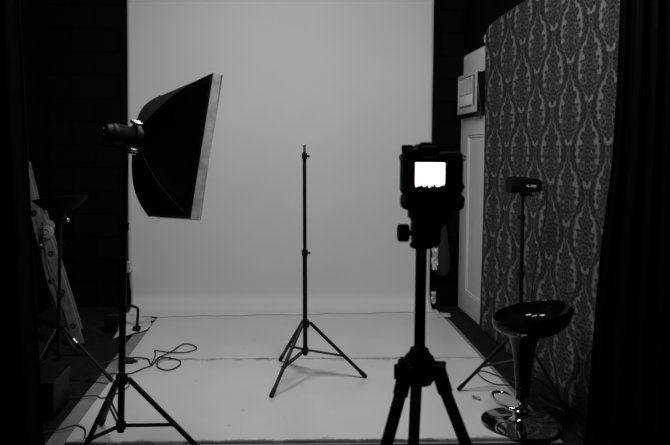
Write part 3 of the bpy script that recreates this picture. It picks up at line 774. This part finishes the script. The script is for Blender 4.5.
# ------------------------------------------------------------------ cables and small things on the boards
CZ = .006
c1 = [(-1.16, 4.12, FL+.008), (-1.09, 4.18, FL+.012), (-1.03, 4.215, CZ), (-.97, 4.215, CZ), (-.905, 4.214, CZ), (-.847, 4.182, CZ), (-.808, 4.083, CZ), (-.818, 4.285, CZ), (-.837, 4.363, CZ), (-.772, 4.338, CZ), (-.702, 4.316, CZ), (-.617, 4.325, CZ), (-.563, 4.401, CZ), (-.601, 4.487, CZ), (-.661, 4.513, CZ), (-.696, 4.442, CZ), (-.712, 4.335, CZ+.008), (-.759, 4.263, CZ), (-.789, 4.202, CZ), (-.798, 4.063, CZ), (-.837, 4.008, CZ), (-.89, 3.918, CZ), (-.931, 3.906, CZ), (-1.03, 3.90, CZ), (-1.15, 3.86, FL+.008)]
b = B(); tube(b, smooth_path(c1, 8), .0042)
tag(obj('power_cable', b, M['cable'], base=(-.8, 4.205, 0)), 'black cable loosely looped on the white board behind the left stand', 'cable', 'black cables')
c2 = [(-.785, 4.102, CZ+.010), (-.768, 4.185, CZ+.010), (-.709, 4.2, CZ), (-.645, 4.159, CZ), (-.624, 4.087, CZ), (-.645, 4.004, CZ), (-.688, 3.968, CZ), (-.748, 4.014, CZ), (-.768, 4.082, CZ+.012), (-.752, 4.151, CZ+.012), (-.704, 4.188, CZ+.010)]
b = B(); tube(b, smooth_path(c2, 8), .0042)
tag(obj('power_cable', b, M['cable'], base=(-.7, 4.076, 0)), 'short black cable coil lying beside the larger loop on the white board', 'cable', 'black cables')
t = thing('power_adapter', 'small black power adapter on the board edge beside the left stand', 'adapter', (-.96, 4.12, 0))
b = B(); box(b, (-1.015, 4.10, 0), (-.925, 4.15, .026), bev=.008); obj('adapter_body', b, M['blackplastic'], t)
b = B(); cyl(b, (-.925, 4.125, .013), (-.90, 4.125, .011), .010, .006); obj('plug_end', b, M['blackplastic'], t)
b = B(); tube(b, smooth_path([(-1.25, 3.06, FL+.006), (-1.15, 3.11, FL+.008), (-1.051, 3.139, 0), (-1.01, 3.161, CZ), (-.975, 3.16, CZ), (-.933, 3.114, CZ), (-.91, 3.03, CZ)], 8), .004)
tag(obj('power_cable', b, M['cable'], base=(-1.0, 3.17, FL)), 'black cable crossing the lower left corner of the boards', 'cable', 'black cables')
b = B(); tube(b, smooth_path([(-1.28, 3.591, FL+.006), (-1.15, 3.571, FL+.006), (-1.055, 3.565, 0), (-1.0, 3.55, CZ), (-.957, 3.52, CZ), (-.90, 3.58, CZ), (-.86, 3.70, CZ), (-.90, 3.82, CZ), (-.96, 3.85, CZ)], 8), .0035)
tag(obj('power_cable', b, M['cable'], base=(-1.0, 3.494, FL)), 'thin black cable running under the left stand from the dark case', 'cable', 'black cables')
b = B(); tube(b, smooth_path([(1.47, 3.62, FL+.008), (1.40, 3.73, FL+.010), (1.335, 3.80, CZ), (1.28, 3.90, CZ), (1.235, 3.915, CZ), (1.214, 3.87, CZ), (1.22, 3.775, CZ), (1.258, 3.691, CZ), (1.317, 3.674, CZ), (1.40, 3.69, FL+.012), (1.50, 3.70, FL+.008)], 8), .0035)
tag(obj('power_cable', b, M['cable'], base=(1.2, 3.688, 0)), 'thin black cable loop on the board behind the bar stool', 'cable', 'black cables')
b = B()
for p, r in (((1.08, 3.478, .006), .012), ((1.095, 3.468, .008), .010), ((1.07, 3.487, .012), .008), ((1.10, 3.484, .004), .009)):
    tt = bmesh.new(); bmesh.ops.create_icosphere(tt, subdivisions=2, radius=r)
    for v in tt.verts: v.co *= 1+random.uniform(-.35, .3)
    bmesh.ops.transform(tt, matrix=Matrix.Translation(p), verts=tt.verts[:]); 
    for v in tt.verts: v.co.z = max(v.co.z, .0005)
    merge(b, tt)
tag(obj('paper_scrap', b, M['scrap'], base=(1.08, 3.478, 0), smooth=False), 'tiny crumpled scrap on the white board left of the bar stool', 'scrap')
def flp(u, v):
    return V((1.29+.12*u+.02*v, 5.215+.10*v+.03*u, .004+.010*math.sin(PI*u)*v))
b = B(); grid(b, flp, 10, 8)
tag(obj('paper_scrap', b, M['offcut'], base=(1.36, 5.241, 0), solid=.002), 'torn pale paper flap at the right rear corner of the boards', 'scrap')
# ------------------------------------------------------------------ lights, world, camera
def area(name, loc, tgt, sx, sy, p):
    l = bpy.data.lights.new(name, 'AREA'); l.shape = 'RECTANGLE'; l.size = sx; l.size_y = sy; l.energy = p
    o = bpy.data.objects.new(name, l); o.location = loc; COL.objects.link(o)
    o.rotation_euler = (V(tgt)-V(loc)).to_track_quat('-Z', 'Y').to_euler(); return o
area('ceiling_lamp', (-.50, 3.2, 3.10), (.35, 4.2, 0), .55, .35, 31)
area('ceiling_lamp', (.25, 2.8, 3.10), (.2, 5.5, .9), .55, .35, 24)
area('ceiling_lamp', (.70, 2.2, 3.10), (.7, 4.0, .6), .55, .35, 34)
w = bpy.data.worlds.new('World'); scene.world = w; w.use_nodes = True
w.node_tree.nodes['Background'].inputs['Color'].default_value = (0, 0, 0, 1)

cd = bpy.data.cameras.new('Camera'); co_ = bpy.data.objects.new('Camera', cd); COL.objects.link(co_)
cd.sensor_width = 36; cd.lens = 36*650/670; cd.shift_x = (335-304)/670; cd.shift_y = -(222.5-180)/670; cd.clip_start = .05
psi, phi, roll = math.atan(24/650), math.atan(28/650), math.radians(.37)
R_ = Matrix.Rotation(-psi, 4, 'Z') @ Matrix.Rotation(PI/2-phi, 4, 'X') @ Matrix.Rotation(roll, 4, 'Z')
co_.matrix_world = Matrix.Translation((0, 0, 1.35)) @ R_
cd.dof.use_dof = True; cd.dof.focus_distance = 3.9; cd.dof.aperture_fstop = 7.0
scene.camera = co_
vs = scene.view_settings
scene.display_settings.display_device = 'sRGB'
vs.view_transform = 'Standard'; vs.look = 'None'; vs.gamma = 1; vs.use_curve_mapping = False; vs.exposure = .12
